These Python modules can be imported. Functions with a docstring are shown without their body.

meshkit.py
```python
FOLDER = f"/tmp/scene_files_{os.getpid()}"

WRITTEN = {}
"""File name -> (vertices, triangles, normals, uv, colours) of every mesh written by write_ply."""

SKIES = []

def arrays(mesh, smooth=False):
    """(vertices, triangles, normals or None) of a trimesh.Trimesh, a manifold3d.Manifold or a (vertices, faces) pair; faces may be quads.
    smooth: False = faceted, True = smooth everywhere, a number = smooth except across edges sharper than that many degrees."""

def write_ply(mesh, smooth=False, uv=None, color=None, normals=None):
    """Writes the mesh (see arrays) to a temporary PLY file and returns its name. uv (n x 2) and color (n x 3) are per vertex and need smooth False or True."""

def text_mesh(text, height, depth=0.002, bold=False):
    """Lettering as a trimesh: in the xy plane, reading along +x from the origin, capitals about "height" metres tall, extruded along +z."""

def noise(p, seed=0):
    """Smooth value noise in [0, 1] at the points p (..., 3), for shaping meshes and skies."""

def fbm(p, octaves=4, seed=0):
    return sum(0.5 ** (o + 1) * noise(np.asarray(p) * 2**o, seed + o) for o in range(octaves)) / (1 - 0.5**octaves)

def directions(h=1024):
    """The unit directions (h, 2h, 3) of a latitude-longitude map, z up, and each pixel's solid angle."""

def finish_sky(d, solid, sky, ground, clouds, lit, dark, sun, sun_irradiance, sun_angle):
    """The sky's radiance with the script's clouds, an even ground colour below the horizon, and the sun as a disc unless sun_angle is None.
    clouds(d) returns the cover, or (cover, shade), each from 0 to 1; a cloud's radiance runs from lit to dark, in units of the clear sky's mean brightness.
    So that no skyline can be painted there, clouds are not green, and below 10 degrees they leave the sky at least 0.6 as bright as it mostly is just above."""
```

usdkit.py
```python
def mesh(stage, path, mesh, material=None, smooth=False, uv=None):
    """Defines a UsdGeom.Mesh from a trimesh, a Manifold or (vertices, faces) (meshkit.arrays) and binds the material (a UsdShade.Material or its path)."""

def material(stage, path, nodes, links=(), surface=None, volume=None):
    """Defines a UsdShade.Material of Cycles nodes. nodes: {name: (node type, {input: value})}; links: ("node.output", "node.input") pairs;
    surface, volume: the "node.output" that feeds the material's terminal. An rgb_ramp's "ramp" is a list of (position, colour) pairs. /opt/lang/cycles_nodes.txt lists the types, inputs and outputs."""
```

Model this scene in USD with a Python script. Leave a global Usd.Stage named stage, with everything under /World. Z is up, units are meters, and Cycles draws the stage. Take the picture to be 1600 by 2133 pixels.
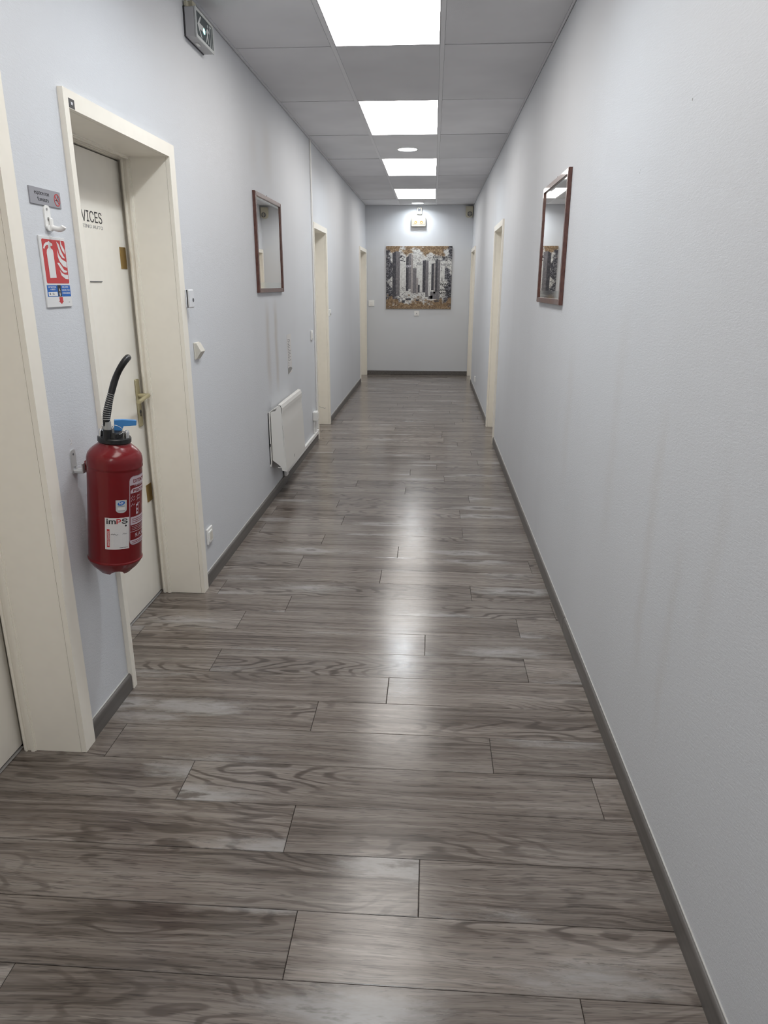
import math, random
import numpy as np, trimesh, manifold3d, shapely
from shapely.geometry import Polygon, Point, LineString, box as sbox
from shapely import affinity
import usdkit, meshkit
from pxr import Usd, UsdGeom, Gf, Sdf

stage = Usd.Stage.CreateInMemory()
UsdGeom.SetStageUpAxis(stage, UsdGeom.Tokens.z)
UsdGeom.SetStageMetersPerUnit(stage, 1.0)
UsdGeom.Xform.Define(stage, '/World')
stage.SetDefaultPrim(stage.GetPrimAtPath('/World'))
rng = random.Random(7)

# ------------------------------------------------------------------ camera
F_PX, PITCH, YAW, ROLL, CAM_Z = 1481.3, 0.3086, 0.0656, 0.0015, 1.4916
cam = UsdGeom.Camera.Define(stage, '/World/camera')
_cy, _sy, _cp, _sp = math.cos(YAW), math.sin(YAW), math.cos(PITCH), math.sin(PITCH)
_f = np.array([-_sy*_cp, _cy*_cp, -_sp]); _r = np.array([_cy, _sy, 0.0]); _u = np.cross(_r, _f)
_c, _s = math.cos(ROLL), math.sin(ROLL)
_r, _u = _c*_r + _s*_u, -_s*_r + _c*_u
cam.AddTransformOp().Set(Gf.Matrix4d(*_r, 0, *_u, 0, *(-_f), 0, 0, 0, CAM_Z, 1))
cam.CreateHorizontalApertureAttr(27.0); cam.CreateVerticalApertureAttr(27.0*2133/1600)
cam.CreateFocalLengthAttr(27.0*F_PX/1600)
cam.CreateClippingRangeAttr(Gf.Vec2f(0.02, 100))
cam.CreateExposureAttr(0.5)
PANEL_L, SPOT_L = 4.9, 180.0            # radiance of the ceiling panels and of the round downlights (both built with their lamps)
PANEL_C, SPOT_C = (1.0, 0.962, 0.915), (0.90, 0.968, 1.015)

# ------------------------------------------------------------------ room measures
XL, XR, Y0, YF, H = -1.141, 0.629, -3.2, 12.6, 2.7425
XA, XB = -0.5785, 0.0215                # the middle ceiling column
T0, TP = 4.4765, 1.2144                 # a cross joint of the ceiling and the tile length
THICK = 0.26

# ------------------------------------------------------------------ helpers
_names = {}
def numbered(parent, name):
    k = (parent, name); n = _names.get(k, 0); _names[k] = n + 1
    return f'{parent}/{name}' if n == 0 else f'{parent}/{name}_{n:03d}'
def data(p, **kw):
    for k, v in kw.items():
        if v: p.SetCustomDataByKey(k, v)
    return p
WALLS = {'left': ((0,1,0),(0,0,1),(1,0,0)), 'right': ((0,-1,0),(0,0,1),(-1,0,0)), 'far': ((1,0,0),(0,0,1),(0,-1,0)), 'none': ((1,0,0),(0,1,0),(0,0,1))}
def thing(name, label, cat, loc=(0,0,0), wall='none', group=None, kind=None, rot_y=0.0):
    """An Xform; on a wall its axes are u (to the viewer's right), v (up) and w (out of the wall)."""
    x = UsdGeom.Xform.Define(stage, numbered('/World', name))
    a = WALLS[wall]
    m = Gf.Matrix4d(*a[0], 0, *a[1], 0, *a[2], 0, 0, 0, 0, 1)
    if rot_y: m = Gf.Matrix4d(1).SetRotate(Gf.Rotation(Gf.Vec3d(0,1,0), rot_y))
    m.SetTranslateOnly(Gf.Vec3d(*loc))
    x.AddTransformOp().Set(m)
    return data(x.GetPrim(), label=label, category=cat, group=group, kind=kind)
def part(parent, name, m, mat, smooth=False, label=None, kind=None):
    path = '/World' if parent is None else str(parent.GetPath())
    if isinstance(m, (list, tuple)) and not (len(m) == 2 and isinstance(m[0], np.ndarray)): m = cat(*m)
    o = usdkit.mesh(stage, numbered(path, name), m, MAT[mat], smooth=smooth).GetPrim()
    return data(o, label=label, kind=kind)
def single(name, m, mat, label, catg, smooth=False, group=None, kind=None):
    o = part(None, name, m, mat, smooth)
    return data(o, label=label, category=catg, group=group, kind=kind)
def tm(m):
    if isinstance(m, manifold3d.Manifold):
        k = m.to_mesh(); return trimesh.Trimesh(k.vert_properties[:, :3], k.tri_verts, process=False)
    return m
def cat(*ms): return trimesh.util.concatenate([tm(m) for m in ms])
def bx(x0, x1, y0, y1, z0, z1, c=0.0):
    """A box, its edges chamfered by c."""
    if c <= 0:
        b = trimesh.creation.box((x1-x0, y1-y0, z1-z0)); b.apply_translation(((x0+x1)/2, (y0+y1)/2, (z0+z1)/2)); return b
    c = min(c, (x1-x0)*.45, (y1-y0)*.45, (z1-z0)*.45); p = []
    for X in (0, 1):
        for Y in (0, 1):
            for Z in (0, 1):
                q = np.array([(x0, x1)[X], (y0, y1)[Y], (z0, z1)[Z]]); d = np.array([c*(1-2*X), c*(1-2*Y), c*(1-2*Z)])
                for k in range(3):
                    e = d.copy(); e[k] = 0; p.append(q + e)
    return trimesh.convex.convex_hull(np.array(p))
def ext(poly, z0, z1):
    gs = [g for g in (poly.geoms if hasattr(poly, 'geoms') else [poly]) if g.area > 1e-10]
    m = [trimesh.creation.extrude_polygon(g, z1 - z0, engine='earcut') for g in gs]
    m = cat(*m); m.apply_translation((0, 0, z0)); return m
def rrect(x0, x1, y0, y1, r): return sbox(x0+r, y0+r, x1-r, y1-r).buffer(r, quad_segs=4)
def cyl(p, q, r, n=20):
    return trimesh.creation.cylinder(radius=r, segment=np.array([p, q], float), sections=n)
def lathe(prof, n=48): return trimesh.creation.revolve(np.array(prof, float), sections=n)
def spline(pts, n):
    from scipy.interpolate import CubicSpline
    pts = np.array(pts, float); t = np.r_[0, np.cumsum(np.linalg.norm(np.diff(pts, axis=0), axis=1))]
    return CubicSpline(t, pts)(np.linspace(0, t[-1], n))
def tube(path, r, n=12, closed=False):
    path = np.array(path, float); N = len(path)
    rad = np.broadcast_to(r, (N,)); v = []; up = np.array([0.31, 0.2, 0.93])
    tan = np.gradient(path, axis=0); tan /= np.linalg.norm(tan, axis=1, keepdims=True)
    a = np.cross(tan[0], up); a /= np.linalg.norm(a)
    for i in range(N):
        a = a - tan[i]*(a@tan[i]); a /= np.linalg.norm(a); b = np.cross(tan[i], a)
        th = np.arange(n)*2*math.pi/n
        v.append(path[i] + rad[i]*(np.cos(th)[:, None]*a + np.sin(th)[:, None]*b))
    v = np.vstack(v); f = []
    for i in range(N-1):
        for k in range(n):
            A, B, C, D = i*n+k, i*n+(k+1) % n, (i+1)*n+(k+1) % n, (i+1)*n+k
            f += [(A, B, C), (A, C, D)]
    v = np.vstack([v, path[0], path[-1]]); e0, e1 = N*n, N*n+1
    for k in range(n):
        f += [(e0, (k+1) % n, k), (e1, (N-1)*n+k, (N-1)*n+(k+1) % n)]
    return trimesh.Trimesh(v, np.array(f), process=False)
def text(s, h, x=0, y=0, z=0, depth=0.0004, bold=False, width=None, align='l'):
    m = meshkit.text_mesh(s, h, depth, bold); b = m.bounds
    if width: m.apply_scale((width/(b[1][0]-b[0][0]), 1, 1)); b = m.bounds
    w = b[1][0]-b[0][0]
    m.apply_translation((x - b[0][0] - {'l': 0, 'c': w/2, 'r': w}[align], y, z)); return m

# ------------------------------------------------------------------ materials
MAT = {}
def M(name, nodes, links=(), surface='p.BSDF'):
    MAT[name] = usdkit.material(stage, '/World/Looks/'+name, nodes, links, surface=surface)
def plain(name, col, rough=0.5, **kw):
    M(name, {'p': ('principled_bsdf', {'base_color': col, 'roughness': rough, **kw})})
def srgb(r, g, b): return tuple(((c/255+.055)/1.055)**2.4 if c > 10 else c/255/12.92 for c in (r, g, b))

def wall_material(name, stains=None):
    # painted woven wallpaper: fine embossed thread relief, faint vertical wear
    n = {'g': ('geometry', {}),
         'm1': ('mapping', {'scale': (60, 60, 210)}), 'n1': ('noise_texture', {'scale': 1.0, 'detail': 3.0, 'roughness': 0.6, 'distortion': 0.6}),
         'm2': ('mapping', {'scale': (330, 330, 620), 'rotation': (0.5, 0, 0)}), 'n2': ('noise_texture', {'scale': 1.0, 'detail': 1.0}),
         'm3': ('mapping', {'scale': (1.6, 1.6, 0.5)}), 'n3': ('noise_texture', {'scale': 1.0, 'detail': 3.0}),
         'add': ('math', {'math_type': 'multiply_add', 'value2': 0.35}),
         'b': ('bump', {'strength': 0.32, 'distance': 0.0022}),
         'r': ('rgb_ramp', {'ramp': [(0.25, (0.618, 0.634, 0.664)), (0.5, (0.643, 0.660, 0.691)), (0.8, (0.653, 0.671, 0.703))]}),
         'p': ('principled_bsdf', {'roughness': 0.62, 'specular_ior_level': 0.35})}
    l = [('g.position', 'm1.vector'), ('m1.vector', 'n1.vector'), ('g.position', 'm2.vector'), ('m2.vector', 'n2.vector'),
         ('g.position', 'm3.vector'), ('m3.vector', 'n3.vector'), ('n3.fac', 'r.fac'),
         ('n2.fac', 'add.value1'), ('n1.fac', 'add.value3'), ('add.value', 'b.height'), ('b.normal', 'p.normal')]
    last = 'r.color'
    if stains:
        # brown drip marks, each a soft vertical band (y, half width, z low, z high)
        n['sx'] = ('separate_xyz', {}); l.append(('g.position', 'sx.vector'))
        n['wob'] = ('noise_texture', {'scale': 5.0, 'detail': 2.0}); l.append(('g.position', 'wob.vector'))
        prev = None
        for i, (y, hw, z0, z1, a) in enumerate(stains):
            n[f'a{i}'] = ('math', {'math_type': 'subtract', 'value2': y}); l.append(('sx.y', f'a{i}.value1'))
            n[f'w{i}'] = ('math', {'math_type': 'multiply_add', 'value2': -0.09, 'value3': 0.045}); l.append(('wob.fac', f'w{i}.value1'))
            n[f'aa{i}'] = ('math', {'math_type': 'add'}); l += [(f'a{i}.value', f'aa{i}.value1'), (f'w{i}.value', f'aa{i}.value2')]
            n[f'ab{i}'] = ('math', {'math_type': 'absolute'}); l.append((f'aa{i}.value', f'ab{i}.value1'))
            n[f'q{i}'] = ('map_range', {'range_type': 'smoothstep', 'from_min': 0.0, 'from_max': hw, 'to_min': a, 'to_max': 0.0, 'clamp': True}); l.append((f'ab{i}.value', f'q{i}.value'))
            n[f'z{i}'] = ('map_range', {'range_type': 'smoothstep', 'from_min': z0, 'from_max': z0+0.25, 'to_min': 0.0, 'to_max': 1.0, 'clamp': True}); l.append(('sx.z', f'z{i}.value'))
            n[f'Z{i}'] = ('map_range', {'range_type': 'smoothstep', 'from_min': z1-0.2, 'from_max': z1, 'to_min': 1.0, 'to_max': 0.0, 'clamp': True}); l.append(('sx.z', f'Z{i}.value'))
            n[f'k{i}'] = ('math', {'math_type': 'multiply'}); l += [(f'q{i}.result', f'k{i}.value1'), (f'z{i}.result', f'k{i}.value2')]
            n[f'K{i}'] = ('math', {'math_type': 'multiply'}); l += [(f'k{i}.value', f'K{i}.value1'), (f'Z{i}.result', f'K{i}.value2')]
            if prev is None: prev = f'K{i}.value'
            else:
                n[f's{i}'] = ('math', {'math_type': 'add', 'use_clamp': True}); l += [(prev, f's{i}.value1'), (f'K{i}.value', f's{i}.value2')]; prev = f's{i}.value'
        n['mx'] = ('mix_color', {'blend_type': 'mix', 'b': (0.47, 0.42, 0.365)}); l += [(prev, 'mx.fac'), ('r.color', 'mx.a')]
        last = 'mx.result'
    l.append((last, 'p.base_color'))
    M(name, n, l)
wall_material('wallpaper_left', [(5.02, 0.10, 0.70, 1.44, 0.42), (5.30, 0.09, 0.66, 1.44, 0.50), (5.25, 0.22, 2.06, 2.6, 0.22), (4.85, 0.16, 2.06, 2.5, 0.15)])
wall_material('wallpaper_right', [(1.95, 0.07, 0.3, 1.25, 0.16), (1.72, 0.05, 0.2, 0.95, 0.12), (2.45, 0.10, 0.5, 1.5, 0.10), (1.5, 0.06, 0.6, 1.2, 0.10), (3.3, 0.12, 0.5, 1.3, 0.10)])
wall_material('wallpaper_far')

# laminate: cathedral grain, dark streaks, chalky knots; each plank has its own piece of it
M('laminate', {
    'g': ('geometry', {}), 'o': ('object_info', {}),
    'off': ('combine_xyz', {}), 'ox': ('math', {'math_type': 'multiply', 'value2': 37.0}), 'oz': ('math', {'math_type': 'multiply', 'value2': 91.0}), 'oy': ('math', {'math_type': 'multiply', 'value2': 53.0}),
    'v': ('vector_math', {'math_type': 'add'}),
    # cathedral figure: contours of a slow noise, stretched along the plank
    'mw': ('mapping', {'scale': (1.25, 5.2, 1)}), 'nw': ('noise_texture', {'scale': 1.0, 'detail': 3.5, 'roughness': 0.42}),
    'sx': ('separate_xyz', {}), 'yk': ('math', {'math_type': 'multiply', 'value2': 95.0}),
    'ph': ('math', {'math_type': 'multiply_add', 'value2': 115.0}), 'wv': ('math', {'math_type': 'sine'}),
    'wr': ('map_range', {'range_type': 'smoothstep', 'from_min': 0.1, 'from_max': 1.0, 'to_min': 0.0, 'to_max': 1.0, 'clamp': True}),
    'mm': ('mapping', {'scale': (1.0, 5.0, 1)}), 'nm': ('noise_texture', {'scale': 1.0, 'detail': 2.0}),
    'mr': ('map_range', {'range_type': 'smoothstep', 'from_min': 0.44, 'from_max': 0.66, 'to_min': 0.08, 'to_max': 0.80, 'clamp': True}),
    # streaks, long and short
    'fl': ('math', {'math_type': 'multiply_add', 'value2': 0.085, 'value3': -0.0425}), 'fk': ('math', {'math_type': 'multiply_add', 'value2': 0.018}), 'fc': ('combine_xyz', {}), 'vf': ('vector_math', {'math_type': 'add'}),
    'ms': ('mapping', {'scale': (1.1, 52, 1)}), 'ns': ('noise_texture', {'scale': 1.0, 'detail': 5.0, 'roughness': 0.62, 'distortion': 0.25}),
    'mf': ('mapping', {'scale': (6, 260, 1)}), 'nf': ('noise_texture', {'scale': 1.0, 'detail': 3.0, 'roughness': 0.6}),
    'mp': ('mapping', {'scale': (17, 300, 1)}), 'np': ('noise_texture', {'scale': 1.0, 'detail': 2.0}), 'pp': ('map_range', {'range_type': 'smoothstep', 'from_min': 0.54, 'from_max': 0.66, 'to_min': 1.0, 'to_max': 0.62, 'clamp': True}), 'mul3': ('mix_color', {'blend_type': 'multiply', 'fac': 1.0}),
    'mb': ('mapping', {'scale': (0.9, 7.0, 1)}), 'nb': ('noise_texture', {'scale': 1.0, 'detail': 2.0}),
    # knots with a chalky halo
    'mk': ('mapping', {'scale': (1.15, 4.6, 1)}), 'vk': ('voronoi_texture', {'scale': 1.0, 'randomness': 1.0}),
    'mkn': ('mapping', {'scale': (8, 34, 1)}), 'nk': ('noise_texture', {'scale': 1.0, 'detail': 4.0, 'roughness': 0.65}),
    'kd': ('math', {'math_type': 'multiply_add', 'value2': 0.42}),
    'kc': ('map_range', {'range_type': 'smoothstep', 'from_min': 0.24, 'from_max': 0.33, 'to_min': 0.85, 'to_max': 0.0, 'clamp': True}),
    'kl': ('map_range', {'range_type': 'smoothstep', 'from_min': 0.29, 'from_max': 0.53, 'to_min': 0.9, 'to_max': 0.0, 'clamp': True}),
    's1': ('math', {'math_type': 'multiply'}), 's2': ('math', {'math_type': 'multiply_add', 'value2': 0.55}), 's3': ('math', {'math_type': 'multiply', 'value2': 0.45}),
    'rs': ('rgb_ramp', {'ramp': [(0.36, (0.085, 0.068, 0.057)), (0.44, (0.150, 0.125, 0.108)), (0.52, (0.205, 0.176, 0.155)), (0.63, (0.262, 0.233, 0.210))]}),
    'lm': ('mix_color', {'blend_type': 'mix', 'b': (0.058, 0.044, 0.036)}),
    'fm': ('map_range', {'from_min': 0.3, 'from_max': 0.7, 'to_min': 0.80, 'to_max': 1.18, 'clamp': True}),
    'mul': ('mix_color', {'blend_type': 'multiply', 'fac': 1.0}),
    'tone': ('map_range', {'from_min': 0.0, 'from_max': 1.0, 'to_min': 0.93, 'to_max': 1.13}),
    'mul2': ('mix_color', {'blend_type': 'multiply', 'fac': 1.0}),
    'kml': ('mix_color', {'blend_type': 'mix', 'b': (0.33, 0.315, 0.305)}),
    'kmd': ('mix_color', {'blend_type': 'mix', 'b': (0.085, 0.068, 0.058)}),
    'rr': ('map_range', {'from_min': 0.3, 'from_max': 0.7, 'to_min': 0.225, 'to_max': 0.165, 'clamp': True}),
    'b': ('bump', {'strength': 0.06, 'distance': 0.0008}),
    'p': ('principled_bsdf', {'specular_ior_level': 0.45})},
  [('o.random', 'ox.value1'), ('o.random', 'oy.value1'), ('o.random', 'oz.value1'), ('ox.value', 'off.x'), ('oy.value', 'off.y'), ('oz.value', 'off.z'),
   ('g.position', 'v.vector1'), ('off.vector', 'v.vector2'),
   ('v.vector', 'mw.vector'), ('mw.vector', 'nw.vector'), ('nw.fac', 'ph.value1'), ('v.vector', 'sx.vector'), ('sx.y', 'yk.value1'), ('yk.value', 'ph.value3'),
   ('ph.value', 'wv.value1'), ('wv.value', 'wr.value'),
   ('v.vector', 'mm.vector'), ('mm.vector', 'nm.vector'), ('nm.fac', 'mr.value'),
   ('nw.fac', 'fl.value1'), ('kl.result', 'fk.value1'), ('fl.value', 'fk.value3'), ('fk.value', 'fc.y'), ('v.vector', 'vf.vector1'), ('fc.vector', 'vf.vector2'), ('vf.vector', 'ms.vector'), ('ms.vector', 'ns.vector'), ('vf.vector', 'mf.vector'), ('mf.vector', 'nf.vector'), ('v.vector', 'mb.vector'), ('mb.vector', 'nb.vector'),
   ('v.vector', 'mk.vector'), ('mk.vector', 'vk.vector'), ('v.vector', 'mkn.vector'), ('mkn.vector', 'nk.vector'),
   ('nk.fac', 'kd.value1'), ('vk.distance', 'kd.value3'), ('kd.value', 'kc.value'), ('kd.value', 'kl.value'),
   ('ns.fac', 's2.value1'), ('nb.fac', 's3.value1'), ('s3.value', 's2.value3'), ('s2.value', 'rs.fac'),
   ('wr.result', 's1.value1'), ('mr.result', 's1.value2'), ('rs.color', 'lm.a'), ('s1.value', 'lm.fac'),
   ('nf.fac', 'fm.value'), ('lm.result', 'mul.a'), ('fm.result', 'mul.b'),
   ('o.random', 'tone.value'), ('mul.result', 'mul2.a'), ('tone.result', 'mul2.b'),
   ('vf.vector', 'mp.vector'), ('mp.vector', 'np.vector'), ('np.fac', 'pp.value'), ('mul2.result', 'mul3.a'), ('pp.result', 'mul3.b'), ('mul3.result', 'kml.a'), ('kl.result', 'kml.fac'), ('kml.result', 'kmd.a'), ('kc.result', 'kmd.fac'),
   ('kmd.result', 'p.base_color'), ('nf.fac', 'rr.value'), ('rr.result', 'p.roughness'), ('nf.fac', 'b.height'), ('b.normal', 'p.normal')])

# mineral-fibre ceiling tile
M('ceiling_tile', {'g': ('geometry', {}), 'o': ('object_info', {}), 'n': ('noise_texture', {'scale': 260.0, 'detail': 3.0, 'roughness': 0.7}), 'b': ('bump', {'strength': 0.35, 'distance': 0.002}),
    'n2': ('noise_texture', {'scale': 2.5, 'detail': 3.0}), 'r': ('rgb_ramp', {'ramp': [(0.3, (0.70, 0.70, 0.72)), (0.7, (0.77, 0.77, 0.79))]}),
    't': ('map_range', {'to_min': 0.93, 'to_max': 1.05}), 'm': ('mix_color', {'blend_type': 'multiply', 'fac': 1.0}),
    'p': ('principled_bsdf', {'roughness': 0.85, 'specular_ior_level': 0.2})},
  [('g.position', 'n.vector'), ('n.fac', 'b.height'), ('b.normal', 'p.normal'), ('g.position', 'n2.vector'), ('n2.fac', 'r.fac'), ('o.random', 't.value'), ('r.color', 'm.a'), ('t.result', 'm.b'), ('m.result', 'p.base_color')])
plain('grid_metal', (0.74, 0.74, 0.76), 0.5)
plain('plenum', (0.03, 0.03, 0.03), 0.9)
plain('subfloor', (0.02, 0.018, 0.016), 0.8)
def painted(name, col, rough, bump=0.06):
    M(name, {'g': ('geometry', {}), 'n': ('noise_texture', {'scale': 22.0, 'detail': 4.0}), 'b': ('bump', {'strength': bump, 'distance': 0.004}),
             'r': ('rgb_ramp', {'ramp': [(0.3, tuple(c*0.98 for c in col)), (0.6, col)]}), 'p': ('principled_bsdf', {'roughness': rough, 'specular_ior_level': 0.45})},
      [('g.position', 'n.vector'), ('n.fac', 'b.height'), ('n.fac', 'r.fac'), ('r.color', 'p.base_color'), ('b.normal', 'p.normal')])
painted('cream_paint', (0.90, 0.855, 0.765), 0.32, 0.0)
painted('cream_leaf', (0.89, 0.855, 0.78), 0.42, 0.01)
M('baseboard_vinyl', {'g': ('geometry', {}), 'm': ('mapping', {'scale': (60, 2.5, 60)}), 'n': ('noise_texture', {'scale': 1.0, 'detail': 3.0}),
    'r': ('rgb_ramp', {'ramp': [(0.3, (0.095, 0.087, 0.081)), (0.7, (0.135, 0.125, 0.117))]}), 'p': ('principled_bsdf', {'roughness': 0.42})},
  [('g.position', 'm.vector'), ('m.vector', 'n.vector'), ('n.fac', 'r.fac'), ('r.color', 'p.base_color')])
plain('caulk', (0.52, 0.51, 0.49), 0.5)
plain('black_seal', (0.012, 0.011, 0.010), 0.6)
M('panel_diffuser', {'p': ('principled_bsdf', {'base_color': (0.75, 0.74, 0.72), 'roughness': 0.12, 'specular_ior_level': 0.5, 'emission_color': PANEL_C, 'emission_strength': PANEL_L})})
M('spot_diffuser_dim', {'p': ('emission', {'color': SPOT_C, 'strength': SPOT_L*0.58})}, surface='p.emission')
M('spot_diffuser', {'p': ('emission', {'color': SPOT_C, 'strength': SPOT_L})}, surface='p.emission')
plain('reflector_white', (0.88, 0.88, 0.88), 0.35)
plain('white_plastic', (0.84, 0.835, 0.815), 0.35)
plain('cool_plastic', (0.70, 0.71, 0.74), 0.35)
plain('aged_plastic', (0.52, 0.49, 0.38), 0.45)
plain('emergency_diffuser', (0.36, 0.33, 0.27), 0.45)
plain('beige_plastic', (0.64, 0.61, 0.54), 0.4)
plain('heater_enamel', (0.79, 0.78, 0.75), 0.32)
plain('dark_plastic', (0.02, 0.02, 0.024), 0.4)
plain('grey_dark', (0.10, 0.10, 0.11), 0.5)
plain('grey_mid', (0.30, 0.295, 0.29), 0.5)
plain('sign_grey', srgb(150, 150, 156), 0.45)
plain('sign_white', (0.72, 0.72, 0.72), 0.4)
plain('sign_red', srgb(190, 58, 60), 0.45)
plain('sign_blue', srgb(20, 96, 178), 0.45)
plain('print_black', (0.02, 0.02, 0.022), 0.5)
plain('print_grey', (0.20, 0.20, 0.21), 0.5)
plain('print_pale', (0.62, 0.62, 0.66), 0.5)
plain('brass', (0.42, 0.29, 0.11), 0.38, metallic=0.85)
plain('satin_gold', (0.50, 0.45, 0.29), 0.38, metallic=0.6)
plain('chrome', (0.75, 0.75, 0.76), 0.12, metallic=1.0)
plain('steel_grey', (0.42, 0.42, 0.41), 0.4, metallic=0.5)
plain('galvanised', (0.55, 0.55, 0.55), 0.4, metallic=0.4)
plain('extinguisher_red', (0.17, 0.008, 0.011), 0.2, specular_ior_level=0.38, coat_weight=0.1, coat_roughness=0.08)
plain('black_rubber', (0.010, 0.010, 0.011), 0.38)
plain('blue_plastic', (0.055, 0.24, 0.56), 0.4)
plain('label_white', (0.70, 0.685, 0.68), 0.4)
plain('label_pink', (0.52, 0.42, 0.47), 0.4)
plain('label_silver', (0.50, 0.53, 0.54), 0.35)
plain('exit_dark', (0.028, 0.045, 0.050), 0.35)
plain('exit_housing', (0.46, 0.46, 0.47), 0.4)
plain('exit_pale', (0.52, 0.54, 0.54), 0.4)
M('exit_led', {'p': ('emission', {'color': (0.25, 1.0, 0.86), 'strength': 3.0})}, surface='p.emission')
M('amber_bulb', {'p': ('emission', {'color': (1.0, 0.46, 0.07), 'strength': 0.8})}, surface='p.emission')
M('amber_core', {'p': ('emission', {'color': (1.0, 0.86, 0.55), 'strength': 1.6})}, surface='p.emission')
M('frame_wood', {'g': ('texture_coordinate', {}), 'm': ('mapping', {'scale': (40, 40, 40)}), 'n': ('noise_texture', {'scale': 1.0, 'detail': 3.0}),
    'r': ('rgb_ramp', {'ramp': [(0.3, (0.085, 0.030, 0.022)), (0.7, (0.130, 0.050, 0.036))]}), 'p': ('principled_bsdf', {'roughness': 0.28, 'coat_weight': 0.3})},
  [('g.object', 'm.vector'), ('m.vector', 'n.vector'), ('n.fac', 'r.fac'), ('r.color', 'p.base_color')])
plain('mirror_silver', (0.97, 0.935, 0.885), 0.012, metallic=1.0)
plain('mirror_bevel', (0.93, 0.955, 0.915), 0.05, metallic=1.0)
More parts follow.
